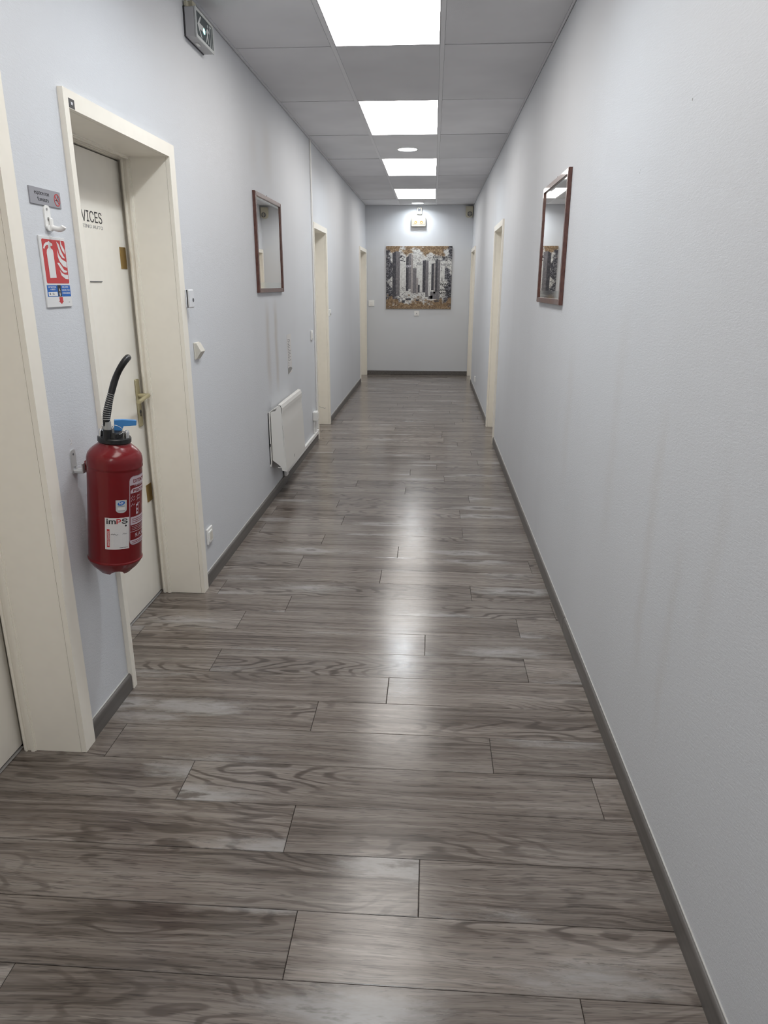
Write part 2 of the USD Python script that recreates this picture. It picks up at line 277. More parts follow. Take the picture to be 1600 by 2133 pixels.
# abstract painting: ochre top and foot, black smears at the sides, scratched white between
M('canvas_print', {'g': ('texture_coordinate', {}), 's': ('separate_xyz', {}),
    'n1': ('noise_texture', {'scale': 6.0, 'detail': 5.0, 'roughness': 0.65}), 'm2': ('mapping', {'scale': (26, 34, 1)}), 'n2': ('noise_texture', {'scale': 1.0, 'detail': 5.0, 'roughness': 0.75, 'distortion': 1.5}),
    'n4': ('noise_texture', {'scale': 5.0, 'detail': 5.0}),
    'w': ('rgb_ramp', {'ramp': [(0.34, (0.05, 0.05, 0.06)), (0.43, (0.30, 0.29, 0.29)), (0.50, (0.62, 0.62, 0.60)), (0.7, (0.72, 0.72, 0.70))]}),
    'br': ('rgb_ramp', {'ramp': [(0.30, (0.05, 0.030, 0.020)), (0.46, (0.16, 0.10, 0.055)), (0.56, (0.31, 0.21, 0.115)), (0.70, (0.50, 0.43, 0.33))]}),
    'bk': ('rgb_ramp', {'ramp': [(0.38, (0.012, 0.012, 0.018)), (0.52, (0.045, 0.045, 0.06)), (0.60, (0.40, 0.40, 0.42))]}),
    'c1': ('math', {'math_type': 'subtract', 'value2': 0.53}), 'c2': ('math', {'math_type': 'absolute'}), 'c3': ('math', {'math_type': 'multiply_add', 'value2': 0.85}),
    'kb': ('map_range', {'range_type': 'smoothstep', 'from_min': 0.77, 'from_max': 0.86, 'to_min': 0.0, 'to_max': 1.0, 'clamp': True}),
    'd1': ('math', {'math_type': 'subtract', 'value2': 0.55}), 'd2': ('math', {'math_type': 'absolute'}), 'd3': ('math', {'math_type': 'multiply_add', 'value2': 1.1}),
    'kd': ('map_range', {'range_type': 'smoothstep', 'from_min': 0.93, 'from_max': 1.0, 'to_min': 0.0, 'to_max': 1.0, 'clamp': True}),
    'x1': ('mix_color', {}), 'x2': ('mix_color', {}), 'p': ('principled_bsdf', {'roughness': 0.55})},
  [('g.object', 's.vector'), ('g.object', 'n1.vector'), ('g.object', 'm2.vector'), ('m2.vector', 'n2.vector'), ('g.object', 'n4.vector'),
   ('n2.fac', 'w.fac'), ('n2.fac', 'br.fac'), ('n2.fac', 'bk.fac'),
   ('s.y', 'c1.value1'), ('c1.value', 'c2.value1'), ('n1.fac', 'c3.value1'), ('c2.value', 'c3.value3'), ('c3.value', 'kb.value'),
   ('s.x', 'd1.value1'), ('d1.value', 'd2.value1'), ('n4.fac', 'd3.value1'), ('d2.value', 'd3.value3'), ('d3.value', 'kd.value'),
   ('w.color', 'x1.a'), ('bk.color', 'x1.b'), ('kd.result', 'x1.fac'), ('x1.result', 'x2.a'), ('br.color', 'x2.b'), ('kb.result', 'x2.fac'), ('x2.result', 'p.base_color')])
def brushed(name, a, b):
    M(name, {'g': ('texture_coordinate', {}), 'm': ('mapping', {'scale': (40, 26, 1)}), 'n': ('noise_texture', {'scale': 1.0, 'detail': 5.0, 'roughness': 0.7}),
             'r': ('rgb_ramp', {'ramp': [(0.32, a), (0.62, b), (0.72, (0.45, 0.44, 0.43))]}), 'p': ('principled_bsdf', {'roughness': 0.55})},
      [('g.object', 'm.vector'), ('m.vector', 'n.vector'), ('n.fac', 'r.fac'), ('r.color', 'p.base_color')])
brushed('tower_dark', (0.022, 0.022, 0.03), (0.07, 0.068, 0.08))
brushed('tower_mid', (0.10, 0.095, 0.105), (0.20, 0.19, 0.20))
brushed('tower_pale', (0.24, 0.22, 0.215), (0.36, 0.335, 0.33))
brushed('paint_white', (0.40, 0.40, 0.39), (0.72, 0.72, 0.70))

# ------------------------------------------------------------------ floor: planks laid across the corridor
def plank(x0, x1, y0, y1, z1=0.0, t=0.008, g=0.0007, c=0.0014):
    x0 += g; x1 -= g; y0 += g; y1 -= g
    v = [(x0, y0, z1-t), (x1, y0, z1-t), (x1, y1, z1-t), (x0, y1, z1-t), (x0, y0, z1-c), (x1, y0, z1-c), (x1, y1, z1-c), (x0, y1, z1-c),
         (x0+c, y0+c, z1), (x1-c, y0+c, z1), (x1-c, y1-c, z1), (x0+c, y1-c, z1)]
    f = [(3, 2, 1, 0), (8, 9, 10, 11)]
    for k in range(4):
        n = (k+1) % 4; f += [(k, n, n+4, k+4), (k+4, n+4, n+8, k+8)]
    return (np.array(v, float), np.array(f))
floor = thing('floor', 'grey-brown oak laminate plank floor running the length of the corridor', 'floor', kind='structure')
ROW0, ROWP, PLEN = 1.190, 0.18715, 1.285
JOINT = {-1: .355, 0: -.306, 1: -.004, 2: -.38, 3: -.75, 4: .227, 5: -.398, 6: -.143, 7: -.875, 8: -.003, 9: .42, 10: -.678, 11: .224, 12: -.249, 13: -.715, 14: -.174,
         15: -.644, 16: .217, 17: -.567, 18: .215, 19: -.649, 20: .293, 21: -.18, 22: -.57, 23: .12, 24: -.16}
FX0, FX1 = XL-0.22, XR+0.22
for k in range(-23, 62):
    y0 = ROW0 + k*ROWP; y1 = min(y0 + ROWP, YF)
    if y0 >= YF - 0.01: break
    j = JOINT.get(k, rng.uniform(-0.9, 0.4)); xs = [FX0]
    e = j - PLEN*2
    while e < FX1:
        if FX0 + 0.06 < e < FX1 - 0.06: xs.append(e)
        e += PLEN
    xs.append(FX1)
    for a, b in zip(xs[:-1], xs[1:]):
        part(floor, 'plank', plank(a, b, y0, y1, z1=rng.uniform(-0.0002, 0.0002)), 'laminate')
part(floor, 'underlay', bx(FX0-.05, FX1+.05, Y0, YF+.05, -0.03, -0.0079), 'subfloor')

# ------------------------------------------------------------------ walls with door openings
CN, CF, CT = 0.030, 0.065, 0.052             # casing widths: near side, far side, top
DOORS = {   # number: (wall, near outer edge y, far outer edge y, casing top)
    1: ('left', 1.07, 2.018, 2.06), 2: ('left', 2.350, 3.313, 2.060), 3: ('left', 7.060, 7.935, 2.055), 4: ('left', 11.50, 12.585, 2.06),
    5: ('right', 6.96, 7.90, 2.065), 6: ('right', 11.50, 12.585, 2.06)}
def wall_mesh(side):
    p = sbox(Y0, 0.0, YF, H+0.25)
    for s, a, b, t in DOORS.values():
        if s == side: p = p.difference(sbox(a+CN-.012, -1, b-CF+.045, t-CT+.022))
    m = ext(p, 0, THICK)                       # (y, z, depth)
    v = m.vertices.copy()
    if side == 'left': v = np.stack([XL - v[:, 2], v[:, 0], v[:, 1]], 1)
    else: v = np.stack([XR + v[:, 2], v[:, 0], v[:, 1]], 1); m.faces = m.faces[:, ::-1]
    return trimesh.Trimesh(v, m.faces, process=False)
wl = part(None, 'wall_left', wall_mesh('left'), 'wallpaper_left'); data(wl, kind='structure', label='pale blue-grey papered wall on the left with the extinguisher')
wr = part(None, 'wall_right', wall_mesh('right'), 'wallpaper_right'); data(wr, kind='structure', label='long pale grey papered wall on the right, largely bare')
wf = part(None, 'wall_far', bx(XL-THICK, XR+THICK, YF, YF+.15, 0, H+.25), 'wallpaper_far'); data(wf, kind='structure', label='pale blue-grey end wall behind the big canvas')
wb = part(None, 'wall_behind', bx(XL-THICK, XR+THICK, Y0-.15, Y0, 0, H+.25), 'wallpaper_far'); data(wb, kind='structure', label='plain papered wall closing the corridor behind the camera')

# ------------------------------------------------------------------ ceiling: tiles in a metal grid
ceil = thing('ceiling', 'grey suspended ceiling of mineral tiles in a metal grid', 'ceiling', kind='structure')
RW = 0.012
cols = [(XL+.018, XA-RW), (XA+RW, XB-RW), (XB+RW, XR-.014)]
ks = list(range(-7, 7)); PANELS, SPOTS = [], []
for k in ks:
    ya, yb = T0 + k*TP, min(T0 + (k+1)*TP, YF)
    if ya > YF-.05: continue
    ya = max(ya, Y0)
    for ci, (xa, xb) in enumerate(cols):
        if ci == 1 and k % 2 == 1 and k < 6:
            PANELS.append((ya, yb)); continue
        spot = ci == 1 and k in (-6, -2, 2, 6)
        dz = rng.uniform(-.0012, .0012); g = 0.008
        p = rrect(xa+.001, xb-.001, ya+g, yb-g, .003)
        if spot:
            c = (-0.277, {-6: -2.1, -2: 2.72, 2: 7.60, 6: 12.31}[k]); SPOTS.append(c)
            p = p.difference(Point(c).buffer(0.0925, quad_segs=12))
        part(ceil, 'ceiling_tile', ext(p, H+dz, H+dz+.014), 'ceiling_tile')
for x in (XA, XB):
    part(ceil, 'grid_runner', bx(x-RW, x+RW, Y0, YF, H-.0015, H+.02, .001), 'grid_metal')
part(ceil, 'wall_angle', cat(bx(XL, XL+.018, Y0, YF, H-.003, H+.002), bx(XL, XL+.002, Y0, YF, H-.003, H+.02)), 'grid_metal')
part(ceil, 'wall_angle', cat(bx(XR-.014, XR, Y0, YF, H-.003, H+.002), bx(XR-.002, XR, Y0, YF, H-.003, H+.02)), 'grid_metal')
part(ceil, 'plenum_slab', bx(XL-.1, XR+.1, Y0, YF, H+.12, H+.2), 'plenum')

PL = {3.26: 'square-cornered luminous ceiling panel nearest the camera, cut by the top of the picture',
      5.69: 'luminous ceiling panel second from the camera, in front of the first round downlight',
      8.12: 'luminous ceiling panel just behind the first round downlight, third along',
      10.55: 'small distant luminous ceiling panel nearest the end wall'}
for ya, yb in PANELS:
    lab = next((v for a, v in PL.items() if abs(a-ya) < .1), 'luminous ceiling panel just above the camera' if ya > 0 else 'luminous ceiling panel a step behind the camera' if ya > -2 else 'luminous ceiling panel against the wall behind the camera')
    t = thing('ceiling_light', lab, 'ceiling light', ((XA+XB)/2, (ya+yb)/2, H), group='lit panels in the middle row of the ceiling')
    hw, hl = 0.3-RW-.001, (yb-ya)/2-.003
    fr = sbox(-hw, -hl, hw, hl).difference(sbox(-hw+.004, -hl+.004, hw-.004, hl-.004))
    part(t, 'panel_frame', ext(fr, -.001, .02), 'grid_metal')
    nx, ny = 12, 24; gx, gy = np.meshgrid(np.linspace(-hw+.004, hw-.004, nx+1), np.linspace(-hl+.004, hl-.004, ny+1))
    sag = -0.0025*np.clip((1-(gx/hw)**2)*(1-(gy/hl)**2), 0, 1) + .002
    v = np.stack([gx, gy, sag], -1).reshape(-1, 3); f = []
    for i in range(ny):
        for j in range(nx):
            a = i*(nx+1)+j; f.append((a, a+nx+1, a+nx+2, a+1))
    part(t, 'diffuser', (v, np.array(f)), 'panel_diffuser', smooth=True)
    part(t, 'tray', bx(-hw, hw, -hl, hl, .02, .05), 'grid_metal')
SPL = {2: 'round white LED downlight between the second and third ceiling panels', 6: 'round white LED downlight close to the end wall'}
for (cx, cy) in SPOTS:
    k = 2 if abs(cy-7.6) < .1 else 6 if abs(cy-12.31) < .1 else 0
    t = thing('downlight', SPL.get(k, 'round white LED downlight overhead in front of the first door' if cy > 0 else 'round white LED downlight behind the camera'), 'downlight', (cx, cy, H), group='round LED downlights in the ceiling')
    part(t, 'trim_ring', lathe([(.090, .002), (.092, -.003), (.097, -.005), (.108, -.004), (.111, -.001), (.111, .0), (.090, .002)], 40), 'sign_white', smooth=30)
    part(t, 'reflector', lathe([(.075, .036), (.0905, .001), (.092, .001), (.0765, .036), (.075, .036)], 40), 'reflector_white', smooth=30)
    part(t, 'diffuser', lathe([(0, .034), (.076, .034), (.076, .037), (0, .037)], 40), 'spot_diffuser_dim' if k == 6 else 'spot_diffuser', smooth=30)
    part(t, 'housing', lathe([(0, .038), (.085, .038), (.085, .07), (0, .07)], 24), 'plenum')

# ------------------------------------------------------------------ doors
def door(n):
    side, a, b, top = DOORS[n]
    Wd = b - a
    where = {1: 'cream painted door at the left edge of the picture, nearest the camera', 2: 'cream door with black lettering beside the fire extinguisher', 3: 'cream door in the left wall beyond the heater', 4: 'farthest cream door in the left wall by the end wall',
             5: 'cream door in the right wall beyond the framed mirror', 6: 'farthest cream door in the right wall by the end wall'}[n]
    t = thing(f'door_{n}', where, 'door', (XL if side == 'left' else XR, a if side == 'left' else b, 0), side, kind='structure')
    ow = 0.017
    ca, cb = (CN, CF) if side == 'left' else (CF, CN)          # u runs away from the camera on the left wall, towards it on the right
    outer, inner = sbox(0, 0.001, Wd, top), sbox(ca, -1, Wd-cb, top-CT)
    part(t, 'casing', ext(outer.difference(inner), 0.0, ow), 'cream_paint')
    L_ = side == 'left'; ma, mb_ = (.011, .044) if L_ else (.044, .011)
    whole = sbox(ca-ma, 0.001, Wd-cb+mb_, top-CT+.02)
    def hole(d): return whole.difference(sbox(ca+d, -1, Wd-cb-d, top-CT-d))
    part(t, 'lining', ext(hole(0), -.155, -.001), 'cream_paint')
    d1, rb = .009, .030
    ra, rz = (-.004, rb) if L_ else (rb, -.004)
    rebate = whole.difference(sbox(ca-ra, -1, Wd-cb+rz, top-CT-.009))
    part(t, 'door_frame', cat(ext(hole(d1-.004), -.159, -.155), ext(hole(d1), -.170, -.159), ext(hole(.003), -.184, -.170), ext(hole(d1), -.190, -.184), ext(hole(d1-.004), -.196, -.190), ext(rebate, -.256, -.196)), 'cream_paint')
    l0, l1, lt = ca-ra+(.004 if L_ else .014), Wd-cb+rz-(.014 if L_ else .004), top-CT-.014
    part(t, 'door_seal', ext(sbox(ca-ra, 0.001, Wd-cb+rz, top-CT-.009).difference(sbox(l0+.001, -1, l1-.001, lt-.001)), -.256, -.229), 'black_seal')
    leaf = part(t, 'door_leaf', bx(l0, l1, .009, lt, -.255, -.214, .002), 'cream_leaf')
    part(t, 'threshold_gap', bx(l0, l1, 0.001, .009, -.25, -.222), 'black_seal')
    part(t, 'threshold_strip', bx(l0, l1, 0.001, .004, -.222, -.208, .001), 'grey_mid')
    return t, l0, l1, lt
def lever(t, u, v, w, sgn):
    """A long plate with a lever handle pointing along sgn."""
    h = part(t, 'handle_plate', bx(u-.021, u+.021, v-.115, v+.105, w, w+.008, .004), 'satin_gold', label='satin gold handle plate')
    part(h, 'lever', cat(cyl((u, v+.03, w+.006), (u, v+.03, w+.055), .010), tube(spline([(u, v+.03, w+.052), (u+sgn*.02, v+.032, w+.056), (u+sgn*.06, v+.026, w+.055), (u+sgn*.115, v+.018, w+.05)], 12), [.0105]*3+[.0095]*5+[.009]*4)), 'satin_gold', smooth=40)
    part(h, 'keyhole', cat(cyl((u, v-.045, w+.006), (u, v-.045, w+.0092), .0085), bx(u-.004, u+.004, v-.066, v-.045, w+.006, w+.0092)), 'grey_dark')
d1, *_ = door(1)
d2, L0, L1, LT = door(2)
DW = -.214                                    # leaf face
lever(d2, 3.213-2.350, .975, DW, -1)
part(d2, 'brass_plate', bx(3.183-2.350, 3.243-2.350, 1.558, 1.648, DW, DW+.003, .001), 'brass', label='small brass plate high on the door edge')
part(d2, 'brass_plate', bx(3.203-2.350, 3.265-2.350, .490, .575, DW, DW+.003, .001), 'brass', label='small brass plate low on the door edge')
part(d2, 'lettering', cat(text('SERVICES', .041, 3.043-2.350, 1.728, DW, align='r', width=.288), ), 'print_black', label='black SERVICES lettering')
part(d2, 'lettering', text('LEASING AUTO', .0125, 3.043-2.350, 1.705, DW, align='r', width=.24), 'print_grey', label='small grey lettering')
part(d2, 'letter_strip', bx(2.873-2.350, 2.976-2.350, 1.503, 1.507, DW, DW+.004), 'print_grey')
st = part(d2, 'number_sticker', bx(2.381-2.350, 2.417-2.350, 2.010, 2.036, .017, .0178), 'dark_plastic', label='small black sticker on the casing corner')
part(st, 'sticker_mark', ext(Polygon([(.045, 2.019), (.053, 2.019), (.056, 2.027), (.043, 2.028)]), .0178, .0182), 'print_pale')
for n in (3, 4, 5, 6):
    t, l0, l1, lt = door(n)
    if n in (4, ):
        part(t, 'hinge', cyl((CN+.03, 1.86, DW+.012), (CN+.03, 1.94, DW+.012), .007), 'satin_gold')
    lever(t, l1-.05 if n in (3, 4) else l0+.05, .975, DW, -1 if n in (3, 4) else 1)
    if n == 3:
        part(t, 'paint_crack', cat(*[tube([(7.935-7.060-CF-.0005, z0, w0), (7.935-7.060-CF-.0005, z1, w1)], .0016, 5) for (z0, w0), (z1, w1) in
             zip([(.20, -.105), (.19, -.085), (.192, -.065), (.18, -.05), (.184, -.03)][:-1], [(.20, -.105), (.19, -.085), (.192, -.065), (.18, -.05), (.184, -.03)][1:])]), 'grey_mid')

# ------------------------------------------------------------------ baseboards
BBH, BBT = 0.066, 0.013
BBP = Polygon([(0, 0), (BBT, 0), (BBT, BBH-.011), (BBT-.0015, BBH-.005), (BBT-.005, BBH-.001), (BBT-.008, BBH), (0, BBH)])
def board(x, y0, y1, sgn):
    m = ext(BBP, 0, y1-y0)                    # (w, v, along)
    v = m.vertices; q = np.stack([x + sgn*v[:, 0], y0 + v[:, 2], v[:, 1]], 1)
    return trimesh.Trimesh(q, m.faces if sgn < 0 else m.faces[:, ::-1], process=False)
bl = thing('baseboard_left', 'dark grey-brown baseboard along the left wall, broken by the doors', 'baseboard', kind='structure')
for a, b in ((Y0, 1.07), (2.018, 2.350), (3.313, 7.03), (7.935, 11.50)):
    part(bl, 'board', board(XL, a, b, 1), 'baseboard_vinyl', smooth=35)
    part(bl, 'caulk_line', bx(XL, XL+.0035, a, b, BBH, BBH+.003), 'caulk')
br_ = thing('baseboard_right', 'dark grey-brown baseboard along the right wall', 'baseboard', kind='structure')
for a, b in ((Y0, .4), (.402, 2.957), (2.96, 5.4), (5.402, 6.96), (7.90, 11.50)):
    part(br_, 'board', board(XR, a, b, -1), 'baseboard_vinyl', smooth=35)
    part(br_, 'caulk_line', bx(XR-.0035, XR, a, b, BBH, BBH+.003), 'caulk')
part(br_, 'broken_end', bx(XR-.0136, XR-.001, 7.898, 7.908, .004, BBH-.004), 'brass', label='chipped brown end of the baseboard')
bf = thing('baseboard_far', 'dark grey-brown baseboard along the end wall', 'baseboard', kind='structure')
part(bf, 'board', bx(XL+.002, XR-.002, YF-BBT, YF, 0, .070, .003), 'baseboard_vinyl')

# ------------------------------------------------------------------ wall fittings, left
def on_left(name, label, catg, y, z, **k): return thing(name, label, catg, (XL, y, z), 'left', **k)
# no-smoking plate
t = on_left('no_smoking_sign', 'small grey plate reading espace non fumeurs, above the white hook', 'sign', 2.104, 1.712)
part(t, 'plate', bx(0, .176, 0, .046, 0, .0035, .0006), 'sign_grey')
part(t, 'lettering', cat(text('espace non', .0105, .067, .0275, .0035, bold=False, width=.082, align='c'), text('fumeurs', .0105, .071, .0105, .0035, width=.062, align='c')), 'print_black')
ring = Point(.153, .022).buffer(.0175).difference(Point(.153, .022).buffer(.0145)).union(LineString([(.142, .033), (.164, .011)]).buffer(.0016).intersection(Point(.153, .022).buffer(.016)))
part(t, 'prohibition_ring', ext(ring, .0035, .0041), 'sign_red')
part(t, 'cigarette_symbol', cat(ext(sbox(.143, .019, .161, .0225), .0035, .0038), ext(LineString([(.161, .026), (.158, .03), (.162, .034)]).buffer(.0012), .0035, .0038)), 'print_black')
# coat hook
t = on_left('wall_hook', 'white plastic hook with keyhole slots between the two wall signs', 'hook', 2.172, 1.640)
part(t, 'back_plate', cat(ext(rrect(0, .034, .006, .074, .012), 0, .004), ext(rrect(.001, .033, .003, .02, .008), .004, .008)), 'white_plastic')
part(t, 'hook_arm', cat(tube(spline([(.024, .016, .004), (.026, .010, .02), (.028, .010, .036), (.028, .016, .043)], 14), .0075, 12), bx(.016, .032, .004, .040, .004, .012, .003)), 'white_plastic', smooth=40)
part(t, 'screw', cat(cyl((.015, .063, .003), (.015, .063, .0055), .0035), cyl((.017, .037, .003), (.017, .037, .0055), .0045)), 'grey_mid')
# fire sign
t = on_left('fire_extinguisher_sign', 'white board with red extinguisher and flames pictogram above a blue strip', 'sign', 2.119, 1.427)
part(t, 'board', bx(0, .151, 0, .2005, 0, .0045, .0008), 'sign_white')
e = .0045
sx, sy = lambda x: (x-430)/555*.151, None
def S(x, y):
    """photo-crop coordinates of the sign (unskewed) to its u, v."""
    top = 235 + (x0f(x, y))*95; bot = 1925 - (x0f(x, y))*35
    return (x0f(x, y)*.151, .2005*(1-(y-top)/(bot-top)))
def x0f(x, y):
    k = (y-235)/(1925-235); l = 185 + k*(415-185); r = 790 + k*(985-790)
    return (x-l)/(r-l)
red = rrect(.0125, .1475, .0685, .1925, .006)
part(t, 'red_panel', ext(red, e, e+.0003), 'sign_red')
icon = Polygon([S(*p) for p in [(455, 1225), (600, 1222), (525, 640), (508, 575), (462, 535), (455, 482), (485, 492), (505, 470), (490, 430), (440, 400), (415, 370), (390, 395), (345, 400), (305, 450), (290, 530), (315, 548), (335, 490), (370, 455), (400, 462), (408, 525), (375, 570), (372, 640)]])
part(t, 'extinguisher_symbol', ext(icon, e+.0003, e+.0006), 'sign_white')
fl = [[(600, 405), (650, 455), (700, 600), (760, 720), (797, 775), (740, 755), (680, 670), (650, 560)],
      [(690, 375), (720, 470), (790, 590), (803, 680), (745, 600), (700, 500)],
      [(622, 605), (650, 700), (720, 800), (835, 870), (845, 985), (760, 950), (670, 830), (632, 730)],
      [(622, 880), (665, 885), (720, 960), (780, 1050), (848, 1075), (830, 1100), (770, 1095), (710, 1030)],
      [(685, 1062), (720, 1110), (790, 1155), (868, 1165), (878, 1252), (810, 1240), (720, 1165)]]
part(t, 'flame_symbol', cat(*[ext(Polygon([S(*p) for p in q]).buffer(.0009, join_style='mitre').buffer(0), e+.0003, e+.0006) for q in fl]), 'sign_white')
part(t, 'blue_panel', ext(sbox(.0085, .0305, .148, .0635), e, e+.0003), 'sign_blue')
part(t, 'class_strip', ext(sbox(.070, .0305, .0905, .0640), e+.0003, e+.0005), 'print_black')
part(t, 'class_letters', cat(text('A', .0085, .080, .0455, e+.0005, .0002, bold=True, align='c'), text('B', .0085, .081, .0335, e+.0005, .0002, bold=True, align='c')), 'sign_white')
for m in (text('EXTINCTEUR', .0042, .039, .056, e+.0003, .0002, bold=True, width=.046, align='c'), text('+ ADDITIF', .0042, .041, .0495, e+.0003, .0002, bold=True, width=.030, align='c'),
    text('BOIS, PAPIER', .0042, .117, .056, e+.0003, .0002, bold=True, width=.038, align='c'), text('CHIFFON, TISSU', .0042, .119, .047, e+.0003, .0002, bold=True, width=.050, align='c'), text('HYDROCARBURES', .0042, .120, .0385, e+.0003, .0002, bold=True, width=.048, align='c')):
    part(t, 'panel_lettering', m, 'sign_white')
part(t, 'number_label', ext(sbox(.013, .0325, .066, .0445), e+.0003, e+.0005), 'sign_white')
part(t, 'number_lettering', cat(text('N', .006, .020, .0355, e+.0005, .0002, bold=True), text('06', .0065, .036, .0355, e+.0005, .0002)), 'print_black')
part(t, 'down_arrow', ext(Polygon([(.074, .0285), (.0945, .0285), (.0945, .0175), (.099, .0175), (.0845, .0085), (.069, .0175), (.074, .0175)]), e, e+.0003), 'sign_red')
part(t, 'small_print', text('SIGNAL', .0018, .128, .0125, e, .0002), 'print_grey')

# bell box, switches, sockets
def square_switch(name, label, catg, wall, loc, s=.08, mat='white_plastic', mode='rocker', depth=.010):
    t = thing(name, label, catg, loc, wall)
    part(t, 'face_plate', bx(0, s, 0, s, 0, depth, .003), mat)
    if mode == 'rocker': part(t, 'rocker', bx(s*.29, s*.71, s*.2, s*.8, depth-.001, depth+.005, .002), mat)
    elif mode == 'bell':
        part(t, 'button', ext(rrect(s*.2, s*.8, s*.18, s*.82, s*.28), depth-.001, depth+.004), mat)
        part(t, 'bell_symbol', ext(Polygon([(s*.36, s*.36), (s*.64, s*.36), (s*.58, s*.46), (s*.55, s*.64), (s*.45, s*.64), (s*.42, s*.46)]), depth+.004, depth+.0045), 'grey_mid')
    elif mode == 'socket':
        part(t, 'socket_well', ext(rrect(s*.16, s*.84, s*.14, s*.80, .006), depth-.001, depth+.004), mat)
        part(t, 'shutter', ext(rrect(s*.26, s*.74, s*.22, s*.72, .004), depth+.004, depth+.0045), 'beige_plastic')
    return t
t = on_left('door_bell_unit', 'small white box with dark round button on the corner of the casing', 'doorbell', 3.306, 1.392)
t.GetAttribute('xformOp:transform').Set(Gf.Matrix4d(0,1,0,0, 0,0,1,0, 1,0,0,0, XL+.017, 3.306, 1.392, 1))
part(t, 'back_shell', bx(0, .052, 0, .080, 0, .008, .002), 'cool_plastic')
part(t, 'front_shell', bx(-.001, .053, -.001, .081, .0095, .025, .005), 'cool_plastic')
part(t, 'shell_gap', bx(.001, .051, .001, .079, .007, .010), 'dark_plastic')
part(t, 'round_button', cyl((.034, .034, .024), (.034, .034, .0268), .0085, 20), 'grey_dark')
t = on_left('light_switch', 'cream wedge rocker light switch just past the lettered door', 'light switch', 3.418, 1.148)
part(t, 'face_plate', bx(0, .075, 0, .080, 0, .008, .002), 'beige_plastic')
pr = Polygon([(.006, .004), (.010, .004), (.034, .038), (.014, .077), (.006, .077)])
m = ext(pr, 0, .065); v = m.vertices; m = trimesh.Trimesh(np.stack([.005 + v[:, 2], v[:, 1], v[:, 0]], 1), m.faces[:, ::-1], process=False)
part(t, 'wedge_rocker', m, 'beige_plastic')
square_switch('wall_socket', 'white wall socket low beside the lettered door casing', 'socket', 'left', (XL, 3.385, .208), .085, mode='socket')
t = on_left('slim_switch', 'narrow white switch plate left of the vertical trunking', 'light switch', 6.80, .998)
part(t, 'face_plate', bx(0, .09, 0, .088, 0, .011, .003), 'white_plastic')
part(t, 'rocker', bx(.03, .062, .012, .076, .010, .015, .002), 'white_plastic')
part(t, 'rocker_slot', bx(.0635, .066, .014, .074, .0108, .0122), 'grey_dark')
t = on_left('thermostat', 'small white thermostat box on the far side of the door past the heater', 'thermostat', 7.99, 1.170)
part(t, 'casing', bx(0, .070, 0, .070, 0, .024, .004), 'white_plastic')
part(t, 'dial', cyl((.035, .022, .023), (.035, .022, .029), .014, 20), 'grey_mid')

# exit sign
t = on_left('exit_sign', 'emergency exit sign box with running figure and arrow under the ceiling', 'exit sign', 3.630, 2.556)
EL = .272; ED = .052
part(t, 'back_box', bx(0, EL, 0, .120, 0, .005, .001), 'dark_plastic')
part(t, 'housing', bx(.001, EL-.001, .001, .119, .004, ED, .004), 'exit_housing')
part(t, 'front_bezel', ext(rrect(0, EL, -.001, .121, .006).difference(rrect(.012, EL-.012, .012, .108, .008)), ED-.001, ED+.005), 'exit_pale')
part(t, 'sign_face', ext(rrect(.011, EL-.011, .011, .109, .008), ED-.001, ED+.002), 'exit_dark')
f0, f1 = ED+.002, ED+.0024
arrow = Polygon([(.030, .060), (.078, .102), (.094, .102), (.062, .072), (.135, .072), (.135, .048), (.062, .048), (.094, .018), (.078, .018)])
part(t, 'arrow_symbol', ext(arrow, f0, f1), 'exit_pale')
part(t, 'exit_lamp', ext(affinity.scale(Point(.128, .056).buffer(.016), 1.0, .75), f1, f1+.0004), 'exit_led')
man = Polygon([(.150, .020), (.160, .020), (.172, .046), (.186, .020), (.197, .022), (.186, .056), (.192, .072), (.206, .066), (.208, .074), (.190, .084), (.172, .078), (.160, .062), (.166, .058), (.172, .066), (.170, .052)]).buffer(0)
part(t, 'running_figure', cat(ext(man, f0, f1), ext(Point(.190, .094).buffer(.0075), f0, f1)), 'exit_pale')
part(t, 'doorway_symbol', ext(sbox(.216, .014, .250, .106).difference(sbox(.223, .014, .243, .099)), f0, f1), 'exit_pale')
part(t, 'cable_gland', cat(bx(.002, .05, .119, .142, .004, .022, .004), bx(.03, .075, .119, .150, .012, .04, .004)), 'aged_plastic')
part(t, 'lens_clip', bx(.09, .13, -.004, .002, .02, .034, .001), 'white_plastic')

